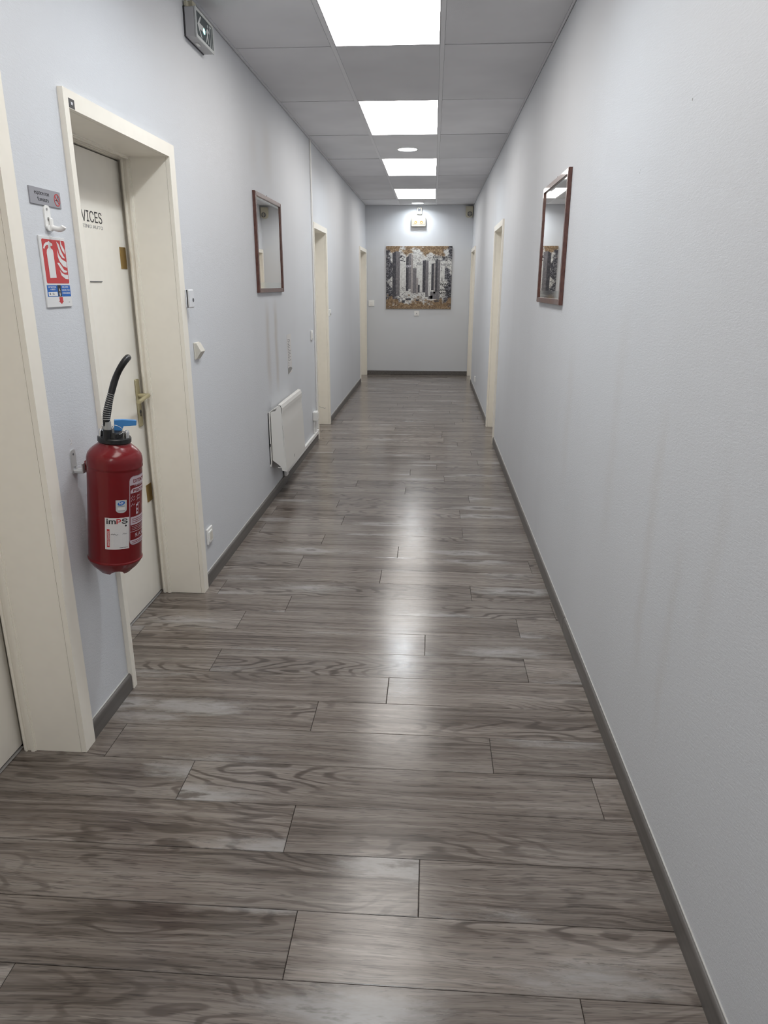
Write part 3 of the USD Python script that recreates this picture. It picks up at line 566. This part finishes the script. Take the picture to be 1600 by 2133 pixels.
# framed mirrors
def framed(name, label, wall, loc):
    t = thing(name, label, 'mirror', loc, wall)
    Wp, Hp, bw, dp = .790, .612, .030, .019
    A = sbox(0, 0, Wp, Hp); B = sbox(bw, bw*.9, Wp-bw, Hp-bw*.9)
    def bar(pts): return ext(Polygon(pts), 0, dp-.002)
    b9 = bw*.9
    bars = [[(0, 0), (Wp, 0), (Wp-bw, b9), (bw, b9)], [(Wp, 0), (Wp, Hp), (Wp-bw, Hp-b9), (Wp-bw, b9)], [(Wp, Hp), (0, Hp), (bw, Hp-b9), (Wp-bw, Hp-b9)], [(0, Hp), (0, 0), (bw, b9), (bw, Hp-b9)]]
    for q in bars:
        P = Polygon(q); part(t, 'frame_bar', cat(ext(P, 0.001, dp-.0025), ext(P.buffer(-.0018, join_style='mitre'), dp-.0025, dp)), 'frame_wood')
    part(t, 'backing', bx(.01, Wp-.01, .01, Hp-.01, .0, .005), 'grey_dark')
    x0, x1, y0, y1, bv, bh = bw-.004, Wp-bw+.004, b9-.004, Hp-b9+.004, .020, .042
    part(t, 'mirror_glass', bx(x0+bv, x1-bv, y0+bh, y1-bv, .005, .0115), 'mirror_silver')
    o = [(x0, y0), (x1, y0), (x1, y1), (x0, y1)]; n_ = [(x0+bv, y0+bh), (x1-bv, y0+bh), (x1-bv, y1-bv), (x0+bv, y1-bv)]
    for k in range(4):
        p, q, r_, s_ = o[k], o[(k+1) % 4], n_[(k+1) % 4], n_[k]
        v = np.array([(*p, .005), (*q, .005), (*r_, .005), (*s_, .005), (*p, .0110), (*q, .0110), (*r_, .0115), (*s_, .0115)])
        part(t, 'bevelled_edge', (v, np.array([(3, 2, 1, 0), (4, 5, 6, 7), (0, 1, 5, 4), (1, 2, 6, 5), (2, 3, 7, 6), (3, 0, 4, 7)])), 'mirror_bevel')
    part(t, 'hanger', cat(bx(Wp/2-.018, Wp/2+.018, Hp-.002, Hp+.004, .002, .008, .001), cyl((Wp/2-.012, Hp+.004, .005), (Wp/2-.006, Hp+.011, .005), .002, 8)), 'grey_dark')
framed('framed_mirror', 'red-brown framed mirror hung on the left wall above the heater', 'left', (XL, 4.768, 1.444))
framed('framed_mirror', 'red-brown framed mirror on the right wall reflecting the far canvas', 'right', (XR, 4.437, 1.400))

# paper notice
t = on_left('paper_notice', 'narrow sheet of printed text taped to the wall above the heater', 'notice', 5.675, .815)
part(t, 'sheet', bx(0, .165, 0, .305, .0004, .0012), 'label_white')
tl = []
for i in range(17):
    w = rng.uniform(.05, .115) if i < 14 else .03
    tl.append(bx(.024, .024+w, .262-i*.0125, .2665-i*.0125, .0012, .0014))
part(t, 'text_lines', cat(*tl), 'print_grey', kind='stuff')
part(t, 'torn_corner', ext(Polygon([(0, -.001), (.11, .012), (.18, .03), (.12, .046), (.05, .05), (0, .046)]), .0013, .0016), 'grey_mid')

# heater
t = on_left('wall_heater', 'white electric wall heater with open side vents near the floor', 'heater', 4.925, .205)
HL = .775
prof = [(.014, .085), (.014, .432), (.048, .442), (.078, .484), (.088, .47), (.094, .35), (.101, .18), (.107, .06), (.109, .004), (.080, .010), (.078, .030), (.060, .050)]
def along(poly, u0, u1):
    m = ext(poly, 0, u1-u0); v = m.vertices
    return trimesh.Trimesh(np.stack([u0 + v[:, 2], v[:, 1], v[:, 0]], 1), m.faces[:, ::-1], process=False)
side = Polygon(prof)
part(t, 'side_panel', along(side, 0, .006), 'heater_enamel')
part(t, 'side_panel', along(side, HL-.006, HL), 'heater_enamel')
fc = [(.072, .487), (.082, .490), (.091, .480), (.095, .42), (.099, .33), (.104, .20), (.110, .06), (.112, .002)]
sheet = LineString(spline(fc, 24)).buffer(.0025, cap_style='flat')
part(t, 'front_panel', along(sheet, -.002, HL+.002), 'heater_enamel', smooth=25)
part(t, 'top_rail', along(LineString([(.018, .436), (.050, .450), (.074, .489)]).buffer(.0025), .10, HL), 'heater_enamel', smooth=25)
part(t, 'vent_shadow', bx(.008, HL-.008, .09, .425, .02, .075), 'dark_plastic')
part(t, 'bottom_plate', bx(.004, HL-.004, .028, .034, .05, .105), 'heater_enamel')
part(t, 'mounting_plate', cat(bx(-.026, .30, .060, .430, .001, .006), bx(-.026, -.005, .060, .430, .001, .011), bx(-.028, -.008, .045, .06, .001, .009)), 'heater_enamel')
part(t, 'mounting_slot', bx(-.0272, -.0248, .19, .21, .004, .0112), 'dark_plastic')
part(t, 'indicator_slot', bx(.312, .322, .040, .062, .1085, .1135), 'grey_dark')
part(t, 'maker_dot', bx(HL-.03, HL-.022, .33, .338, .097, .103), 'label_white')

# trunking and isolator
t = on_left('cable_trunking', 'white cable trunking lying on the left baseboard below the heater', 'cable trunking', 5.30, BBH+.003)
part(t, 'horizontal_run', bx(.06, 1.66, .001, .035, .001, .022, .002), 'white_plastic')
part(t, 'drop_piece', bx(0, .07, .004, .150, .0145, .036, .003), 'white_plastic')
part(t, 'end_cap', bx(1.661, 1.715, .001, .043, .001, .025, .002), 'white_plastic')
t = on_left('cable_trunking', 'thin white vertical cable trunking rising to the ceiling past the heater', 'cable trunking', 7.024, .115)
part(t, 'vertical_run', bx(0, .026, 0, H-.121, .001, .013, .0015), 'white_plastic')
t = on_left('junction_box', 'white electrical box on the trunking past the heater', 'junction box', 6.79, .235)
part(t, 'box', bx(0, .085, 0, .085, .001, .042, .004), 'white_plastic')
part(t, 'lid', bx(.01, .075, .01, .075, .041, .046, .002), 'white_plastic')
part(t, 'gland', cat(bx(.084, .16, .035, .075, .001, .03, .004), cyl((.158, .05, .015), (.185, .04, .015), .010)), 'white_plastic')
part(t, 'cable_riser', bx(.025, .055, -.129, .005, .001, .016, .0015), 'white_plastic')
part(t, 'cable_riser', bx(.140, .165, -.129, .040, .001, .016, .0015), 'white_plastic')

# bracket
t = on_left('extinguisher_bracket', 'pale metal wall bracket holding the red extinguisher', 'bracket', 2.150, .905)
part(t, 'plate', ext(rrect(-.014, .018, .005, .085, .010).difference(Point(.003, .070).buffer(.004)).difference(rrect(-.006, .010, .018, .030, .003)), 0, .003), 'galvanised')
part(t, 'hook_arm', cat(bx(-.010, .024, .010, .020, .003, .034, .002), bx(-.010, .024, .010, .042, .031, .035, .001)), 'galvanised')
part(t, 'screw', cyl((.003, .070, .001), (.003, .070, .0036), .0032), 'grey_dark')
part(wl, 'plaster_patch', cat(*[bx(XL-.001, XL+.0006, 2.150+a, 2.150+a+s, 1.005+b, 1.005+b+s) for a, b, s in ((0, 0, .006), (.004, .010, .005), (-.003, .017, .004), (.007, .003, .004))]), 'label_white')

# ------------------------------------------------------------------ fire extinguisher (hangs tilted, its foot against the wall)
TILT = 6.2
EX = np.array([-1.052, 2.168, .578])
t = thing('fire_extinguisher', 'red fire extinguisher with black hose and blue lever hung on the left wall', 'fire extinguisher', tuple(EX), rot_y=TILT)
ct, stt = math.cos(math.radians(TILT)), math.sin(math.radians(TILT))
def loc(x, y, z):
    d = np.array([x, y, z]) - EX
    return np.array([ct*d[0] - stt*d[2], d[1], stt*d[0] + ct*d[2]])
R = .0845
prof = [(.0, .020), (.044, .018), (.046, .0), (.050, -.001), (.058, .008), (.070, .020), (.080, .034), (.0845, .043), (.0868, .046), (.0868, .050), (.0845, .053), (.0845, .060)]
prof += [(.0845, .12), (.0845, .20), (.0845, .28), (.0845, .358), (.0845, .361), (.0862, .365), (.0866, .369), (.0855, .374), (.0858, .384), (.0845, .394), (.0815, .404), (.075, .413), (.066, .422), (.056, .430), (.049, .436), (.047, .442), (.0, .442)]
body = lathe(prof, 72)
mb = manifold3d.Manifold(manifold3d.Mesh(np.asarray(body.vertices, np.float32), np.asarray(body.faces, np.uint32)))
FA = math.atan2(-EX[1], -EX[0])               # towards the camera
if not mb.is_empty():
    for k in range(4):
        a = FA + math.radians(4 + 90*k)
        d = np.array([math.cos(a), math.sin(a), 0])
        cu = trimesh.creation.cylinder(radius=.022, segment=np.array([d*.03 + [0, 0, -.005], d*.09 + [0, 0, -.005]]), sections=20)
        mc = manifold3d.Manifold(manifold3d.Mesh(np.asarray(cu.vertices, np.float32), np.asarray(cu.faces, np.uint32)))
        r2 = mb - mc
        if not r2.is_empty(): mb = r2
    body = tm(mb)
bd = part(t, 'cylinder', body, 'extinguisher_red', smooth=32)
part(t, 'collar', lathe([(.0, .440), (.049, .440), (.0512, .443), (.0512, .455), (.049, .458), (.0, .458)], 40), 'black_rubber', smooth=30)
def pol(a, r, z): return np.array([math.cos(FA+math.radians(a))*r, math.sin(FA+math.radians(a))*r, z])
for a in (-86, 62, 180):
    c = pol(a, .0410, 0)
    m = lathe([(.0, .483), (.0035, .4822), (.0062, .479), (.0074, .474), (.0074, .456), (0, .456)], 16); m.apply_translation(c)
    part(t, 'dome_nut', m, 'chrome', smooth=30)
vb = loc(-1.0085, 2.130, 1.03); vb[2] = .456
part(t, 'valve_body', cat(cyl((vb[0], vb[1], .452), (vb[0], vb[1], .487), .0135), bx(vb[0]-.010, vb[0]+.03, vb[1]-.004, vb[1]+.05, .455, .478, .004)), 'black_rubber', smooth=35)
hb = [vb[0], vb[1]]
def hx(px_x, z, y): return loc(px_x, y, z)
bk = np.array([-.425, .905, -.08])
front = [(-.985, 2.150, 1.180), (-.963, 2.162, 1.238), (-.942, 2.170, 1.270)]
back = [(-.945, 2.170, 1.262), (-.968, 2.165, 1.228), (-.992, 2.160, 1.170), (-1.010, 2.155, 1.10), (-1.022, 2.152, 1.05), (-1.030, 2.150, 1.00)]
hose_pts = [np.array([hb[0], hb[1], .486]), np.array([hb[0]-.003, hb[1], .535])] + [loc(*p) for p in front] + [loc(*(np.array((-.931, 2.170, 1.279)) + bk*.032))] + [loc(*(np.array(p) + bk*.064)) for p in back]
hp = spline(hose_pts, 90)
ho = part(t, 'hose', tube(hp, .0098, 16), 'black_rubber', smooth=True)
rings = []
zs = [i for i in range(len(hp)) if .510 < hp[i][2] and i < 45]
L = np.r_[0, np.cumsum(np.linalg.norm(np.diff(hp, axis=0), axis=1))]
for s in np.arange(.028, .112, .0067):
    i = int(np.searchsorted(L, s)); p = hp[i]; d = hp[i+1]-hp[i-1]; d /= np.linalg.norm(d)
    rings.append(trimesh.creation.torus(.0107, .0011, 20, 6)); rings[-1].apply_transform(trimesh.geometry.align_vectors([0, 0, 1], d)); rings[-1].apply_translation(p)
part(ho, 'spring_guard', cat(*rings), 'steel_grey', smooth=True, label='grey wire rings around the lower hose')
part(ho, 'ferrule', cyl((hb[0], hb[1], .486), (hb[0]-.0015, hb[1], .511), .0118, 24), 'steel_grey', smooth=40, label='grey metal hose ferrule')
rgt = np.array([-math.sin(FA), math.cos(FA), 0])
def along_r(poly, c, th):
    """poly in (right, up) of the extinguisher seen from the front, at c, th thick"""
    m = ext(poly, -th/2, th/2); v = m.vertices; n = np.array([math.cos(FA), math.sin(FA), 0])
    w = c + v[:, :1]*rgt + v[:, 1:2]*np.array([0, 0, 1]) + v[:, 2:3]*n
    return trimesh.Trimesh(w, m.faces, process=False)
lp = Polygon([(-.006, .461), (.012, .461), (.016, .476), (.022, .492), (.060, .4955), (.061, .5105), (.020, .512), (-.006, .510)])
part(t, 'lever', along_r(lp.buffer(-.0015).buffer(.0015), np.array([.004, .004, 0.]), .016), 'blue_plastic', label='blue plastic operating lever')
part(t, 'safety_pin', cat(cyl(pol(80, .020, .470), pol(64, .040, .471), .0018, 10), cyl(pol(80, .020, .475), pol(64, .040, .476), .0018, 10)), 'steel_grey')
sl = spline([pol(-40, .03, .495), pol(-10, .03, .500), pol(30, .028, .494), pol(55, .03, .478), pol(40, .03, .472), pol(10, .034, .478)], 30)
part(t, 'seal_wire', tube(sl, .0009, 8), 'label_white')
part(t, 'seal_bead', trimesh.creation.icosphere(subdivisions=2, radius=.0042).apply_translation(np.array([hb[0], hb[1], .498]) - rgt*.014), 'label_white', smooth=True)
part(t, 'wall_lug', cat(bx(-.096, -.080, -.012, .012, .335, .368, .003)), 'extinguisher_red')
def wrap(m, a0, z0, off):
    """Bends a flat mesh (s, v, w) round the cylinder, s = 0 at angle a0 (degrees) from the camera-facing line, z0 its foot."""
    m = tm(m); v = np.array(m.vertices); a = FA + math.radians(a0) + v[:, 0]/R; r = R + off + v[:, 2]
    return trimesh.Trimesh(np.stack([r*np.cos(a), r*np.sin(a), z0 + v[:, 1]], 1), m.faces, process=False)
def flat(poly, w0, w1, step=.004):
    """extruded polygon cut into strips so that it bends"""
    x0, y0, x1, y1 = poly.bounds; out = []
    for x in np.arange(x0, x1, step):
        p = poly.intersection(sbox(x, y0-1, min(x+step, x1), y1+1))
        for g in (p.geoms if hasattr(p, 'geoms') else [p]):
            if g.geom_type == 'Polygon' and g.area > 1e-9: out.append(ext(g, w0, w1))
    return cat(*out)
LW = math.radians(51)*R                        # maintenance label
mt = part(t, 'maintenance_label', wrap(flat(sbox(0, 0, LW, .108), 0, .0003), -23.5, .103, .0002), 'label_white', label='white maintenance label with a red strip and a table')
for m in (wrap(text('im', .016, .005, .088, 0, .0003, bold=True, width=.028), -23.5, .103, .0005), wrap(text('S', .016, .051, .088, 0, .0003, bold=True, width=.019), -23.5, .103, .0005),
     wrap(text('www.imps.fr', .0028, .044, .0045, 0, .0002, bold=True, width=.026), -23.5, .103, .0005)): part(mt, 'logo_letters', m, 'print_black')
part(mt, 'small_emblem', wrap(ext(Point(.064, .080).buffer(.003), 0, .0002), -23.5, .103, .0005), 'print_black')
part(mt, 'logo_digit', wrap(text('P', .016, .035, .088, 0, .0003, bold=True, width=.014), -23.5, .103, .0005), 'sign_red')
part(mt, 'red_strip', wrap(flat(sbox(.006, .008, .0145, .070), 0, .0002), -23.5, .103, .0005), 'sign_red')
vt = text('MAINTENANCE', .005, 0, 0, 0, .0002, bold=True, width=.050); vv = vt.vertices.copy(); vt.vertices = np.stack([.0128 - vv[:, 1], .0135 + vv[:, 0], vv[:, 2]], 1)
part(mt, 'strip_lettering', wrap(vt, -23.5, .103, .0007), 'label_white')
lines = [wrap(flat(sbox(.017, y, LW-.004, y+.0005), 0, .0001, .01), -23.5, .103, .0005) for y in np.arange(.010, .062, .0044)]
lines += [wrap(ext(sbox(x, .010, x+.0005, .062), 0, .0001), -23.5, .103, .0005) for x in (.030, .041, .053, .066)]
lines += [wrap(flat(sbox(.022+.004*(i % 2), .066+.004*i, .056-.006*(i % 2), .0665+.004*i), 0, .0001, .01), -23.5, .103, .0005) for i in range(4)]
part(mt, 'table_lines', cat(*lines), 'print_pale', kind='stuff')
sc = [tube([(x, y, .0003), (x+.004, y+dy, .0003), (x+.007, y+.001, .0003)], .0005, 5) for x, y, dy in ((.018, .051, .003), (.025, .050, .004), (.032, .0515, -.002), (.054, .051, .005), (.060, .0505, .003))]
part(mt, 'handwriting', cat(*[wrap(s, -23.5, .103, .0004) for s in sc]), 'print_black')
cp = sbox(0, .012, .034, .044).union(affinity.scale(Point(.017, .013).buffer(.017), 1, .72))
cl = part(t, 'certification_sticker', wrap(flat(cp, 0, .0003), -1, .226, .0002), 'label_silver', label='silver rounded certification sticker')
part(cl, 'oval_badge', wrap(flat(affinity.rotate(affinity.scale(Point(.017, .0335).buffer(.0115), 1, .58), 18), 0, .0002, .003), -1, .226, .0005), 'sign_blue')
part(cl, 'badge_letters', wrap(text('NF', .0075, .017, .0300, 0, .0002, bold=True, align='c', width=.014), -1, .226, .0007), 'label_white')
part(cl, 'white_window', wrap(flat(sbox(.006, .011, .028, .020), 0, .0002), -1, .226, .0005), 'label_white')
part(cl, 'fine_lines', cat(*[wrap(flat(sbox(.006, y, .028, y+.0012), 0, .0002, .01), -1, .226, .0005) for y in (.0235, .008)]), 'print_grey')
IW = math.radians(80)*R; i0 = 28.5
def I(m): return wrap(m, i0, .110, .0003)
out = rrect(0, IW, 0, .235, .016)
il = part(t, 'instruction_label', I(flat(out.difference(rrect(.0022, IW-.0022, .0022, .2328, .015)), 0, .0002)), 'label_pink', label='large red and pale instruction label round the side')
b1 = out.intersection(sbox(0, .205, IW, .24)); b2 = rrect(.004, IW-.004, .150, .195, .014).intersection(sbox(0, .178, IW, .2))
for m in (I(flat(b1, 0, .0002)), I(flat(b2, 0, .0002)), I(flat(rrect(.004, IW-.004, .070, .098, .003), 0, .0002)), I(flat(out.intersection(sbox(0, 0, IW, .018)), 0, .0002)), I(flat(sbox(.003, .046, IW-.003, .0475), 0, .0002)), I(ext(rrect(.026, .038, .104, .138, .001), 0, .0002))): part(il, 'band', m, 'label_pink')
part(il, 'red_lettering', cat(I(text('EXTINCTEUR', .0105, .014, .213, .0002, .0003, bold=True, width=.085)), I(text('PROTEX', .0095, .014, .181, .0002, .0003, bold=True, width=.075)),
    *[I(flat(sbox(.010, y, IW-.02, y+.0018), .0002, .0004, .01)) for y in (.077, .083, .089, .006, .011)], I(ext(Polygon([(.028, .112), (.036, .112), (.032, .120)]), .0002, .0004)), I(ext(sbox(.028, .124, .036, .132), .0002, .0004))), 'extinguisher_red')
part(il, 'pale_lettering', cat(I(text('S.A.V.', .0115, .022, .027, 0, .0003, bold=True, width=.05)), I(text('A EAU PULVERISEE', .0045, .020, .2, 0, .0003, width=.05)),
    *[I(flat(sbox(.008, y, IW-.02, y+.0012), 0, .0002, .01)) for y in (.053, .0585, .064)],
    *[I(tube([(x, y, .0002), (x+.006, y+.010, .0002), (x+.010, y+.003, .0002), (x+.015, y+.008, .0002)], .0005, 5)) for x in (.006, .030) for y in (.150, .134, .160)]), 'label_pink')

# ------------------------------------------------------------------ end wall
def on_far(name, label, catg, x, z, **k): return thing(name, label, catg, (x, YF, z), 'far', **k)
t = on_far('canvas_painting', 'square abstract cityscape canvas in black, white and ochre on the end wall', 'painting', -.797, 1.111)
CWd, CH, CD = 1.097, .999, .020
part(t, 'stretched_canvas', bx(0, CWd, 0, CH, .001, CD, .002), 'canvas_print')
def cu(x): return (x-148)/1276*CWd
def cv(y): return (1357-y)/1232*CH
def tower(x0, x1, yl, yr, yb, mat, k):
    p = Polygon([(cu(x0), cv(yb)), (cu(x1), cv(yb)), (cu(x1), cv(yr)), (cu(x0), cv(yl))])
    part(t, 'painted_tower', ext(p, CD, CD+.0006+.0002*k), mat)
for i, a in enumerate([(415, 540, 330, 345, 880), (742, 862, 470, 460, 1050), (972, 1032, 430, 420, 1080), (1198, 1290, 420, 400, 830)]):
    p = Polygon([(cu(a[0]), cv(a[4])), (cu(a[1]), cv(a[4]-40)), (cu(a[1]), cv(a[3])), (cu(a[0]), cv(a[2]))]); part(t, 'painted_gap', ext(p, CD, CD+.0004), 'paint_white')
for k, a in enumerate([(272, 340, 262, 222, 1110, 'tower_dark'), (340, 416, 215, 240, 1100, 'tower_mid'), (538, 586, 345, 318, 1000, 'tower_dark'), (584, 634, 280, 265, 960, 'tower_mid'), (632, 674, 275, 300, 1045, 'tower_pale'),
      (672, 742, 550, 552, 1040, 'tower_mid'), (676, 706, 600, 600, 1045, 'tower_dark'), (740, 776, 740, 742, 1060, 'tower_pale'), (772, 808, 872, 880, 1030, 'tower_dark'),
      (862, 922, 400, 395, 1025, 'tower_dark'), (918, 974, 398, 410, 1120, 'tower_mid'), (1032, 1080, 465, 455, 982, 'tower_dark'), (1078, 1114, 450, 440, 1050, 'tower_pale'), (1108, 1152, 385, 372, 1012, 'tower_dark'), (1150, 1200, 378, 392, 1180, 'tower_mid'),
      (1018, 1160, 1010, 1015, 1160, 'tower_mid'), (535, 636, 1150, 1140, 1182, 'tower_dark'), (740, 792, 1170, 1165, 1200, 'tower_dark'), (985, 1062, 1095, 1092, 1152, 'tower_dark'), (465, 520, 1185, 1182, 1235, 'tower_dark'), (1095, 1195, 1185, 1190, 1212, 'tower_dark')]):
    tower(*a, k % 3)
def paint_text(s, x0, x1, y, h, mat):
    part(t, 'painted_letters', text(s, h/1232*CH, cu(x0), cv(y), CD+.0012, .0004, width=(x1-x0)/1276*CWd, bold=True), mat)
paint_text('ARKPAVE', 1050, 1340, 362, 44, 'print_black'); paint_text('AMA', 740, 862, 492, 38, 'print_grey'); paint_text('NEW', 1215, 1400, 500, 40, 'print_grey')
paint_text('WA', 1200, 1335, 890, 46, 'print_black'); paint_text('ANK', 1195, 1330, 995, 36, 'print_black'); paint_text('MESS', 1195, 1385, 1062, 44, 'print_black')
paint_text('E', 1225, 1262, 800, 60, 'print_grey'); paint_text('Z', 1210, 1240, 600, 60, 'print_grey'); paint_text('ENT', 545, 640, 535, 40, 'print_pale'); paint_text('UL', 975, 1040, 672, 38, 'print_grey'); paint_text('KAR', 1040, 1130, 405, 30, 'print_grey')
rr = random.Random(3); smear = []
for _ in range(60):
    x, y = rr.choice([(rr.uniform(155, 320), rr.uniform(430, 760)), (rr.uniform(1290, 1410), rr.uniform(330, 450)), (rr.uniform(1290, 1400), rr.uniform(830, 990)), (rr.uniform(155, 480), rr.uniform(1060, 1150)), (rr.uniform(420, 520), rr.uniform(310, 420))])
    w, h = rr.uniform(12, 46), rr.uniform(5, 16)
    smear.append(ext(affinity.rotate(affinity.scale(Point(cu(x), cv(y)).buffer(1, quad_segs=3), w/1276*.6, h/1232*.6), rr.uniform(-30, 30)), CD, CD+.0009))
part(t, 'paint_smears', cat(*smear), 'tower_dark', kind='stuff')

t = on_far('emergency_light', 'white emergency light box with two glowing amber bulbs above the canvas', 'emergency light', -.384, 2.408)
part(t, 'housing', bx(0, .238, 0, .146, 0, .055, .012), 'beige_plastic')
part(t, 'reflector', bx(.014, .224, .028, .135, .054, .058, .003), 'emergency_diffuser')
part(t, 'top_lens', bx(.03, .208, .120, .130, .056, .061, .002), 'sign_white')
for u in (.072, .166):
    b = part(t, 'amber_bulb', ext(Point(u, .066).buffer(.020).difference(Point(u, .062).buffer(.011)), .058, .060), 'amber_bulb', label='glowing amber bulb')
    part(b, 'bulb_core', trimesh.creation.icosphere(subdivisions=2, radius=.0105).apply_translation((u, .062, .060)), 'amber_core', smooth=True)
t = on_far('motion_detector', 'small white motion detector just below the ceiling on the end wall', 'detector', -.293, 2.600)
part(t, 'housing', bx(0, .080, 0, .104, 0, .035, .006), 'beige_plastic')
part(t, 'sensor_window', bx(.018, .062, .046, .088, .034, .040, .004), 'grey_dark')
part(t, 'status_lens', bx(.034, .050, .080, .092, .038, .042, .002), 'label_white')
t = on_far('alarm_siren', 'yellowed alarm sounder with round grille in the top right corner', 'siren', .500, 2.545)
sp = rrect(0, .118, 0, .172, .045).union(sbox(0, .09, .118, .172))
part(t, 'housing', cat(ext(sp, 0, .066), ext(sp.buffer(-.006), .066, .074)), 'aged_plastic')
part(t, 'grille', cat(lathe([(0, .073), (.042, .073), (.046, .076), (.046, .079), (.041, .080), (.039, .0765), (0, .0765)], 32).apply_translation((.066, .052, 0))), 'aged_plastic', smooth=30)
part(t, 'horn', cyl((.066, .052, .074), (.066, .052, .0775), .039, 32), 'grey_dark')
part(t, 'horn_spiral', cat(*[bx(.066+a, .066+b, .052+c, .052+d, .077, .079) for a, b, c, d in ((-.034, .034, -.003, .003), (-.003, .003, -.034, .034), (-.02, .02, .014, .018), (-.02, .02, -.018, -.014))]), 'aged_plastic')
square_switch('end_wall_switch', 'square white light switch left of the canvas', 'light switch', 'far', (-1.097, YF, 1.150), .100, mode='rocker')
square_switch('bell_push', 'square white bell push with bell symbol under the canvas', 'bell push', 'far', (-.317, YF, .994), .083, mode='bell')
t = thing('low_socket', 'white socket low on the right wall between its two doors', 'socket', (XR, 10.42, .165), 'right')
part(t, 'face_plate', bx(0, .085, 0, .085, 0, .012, .003), 'white_plastic')
part(t, 'socket_well', ext(rrect(.014, .071, .012, .068, .006), .011, .016), 'white_plastic')
# small scuffs in the paper
for (w_, x, y, z, s) in ((wr, XR, 2.027, 1.927, .006), (wr, XR, 2.450, 1.829, .003), (wr, XR, 2.458, 1.822, .003)):
    part(w_, 'scuff_mark', bx(x-.0004, x+.001, y, y+s*.7, z, z+s), 'grey_mid')
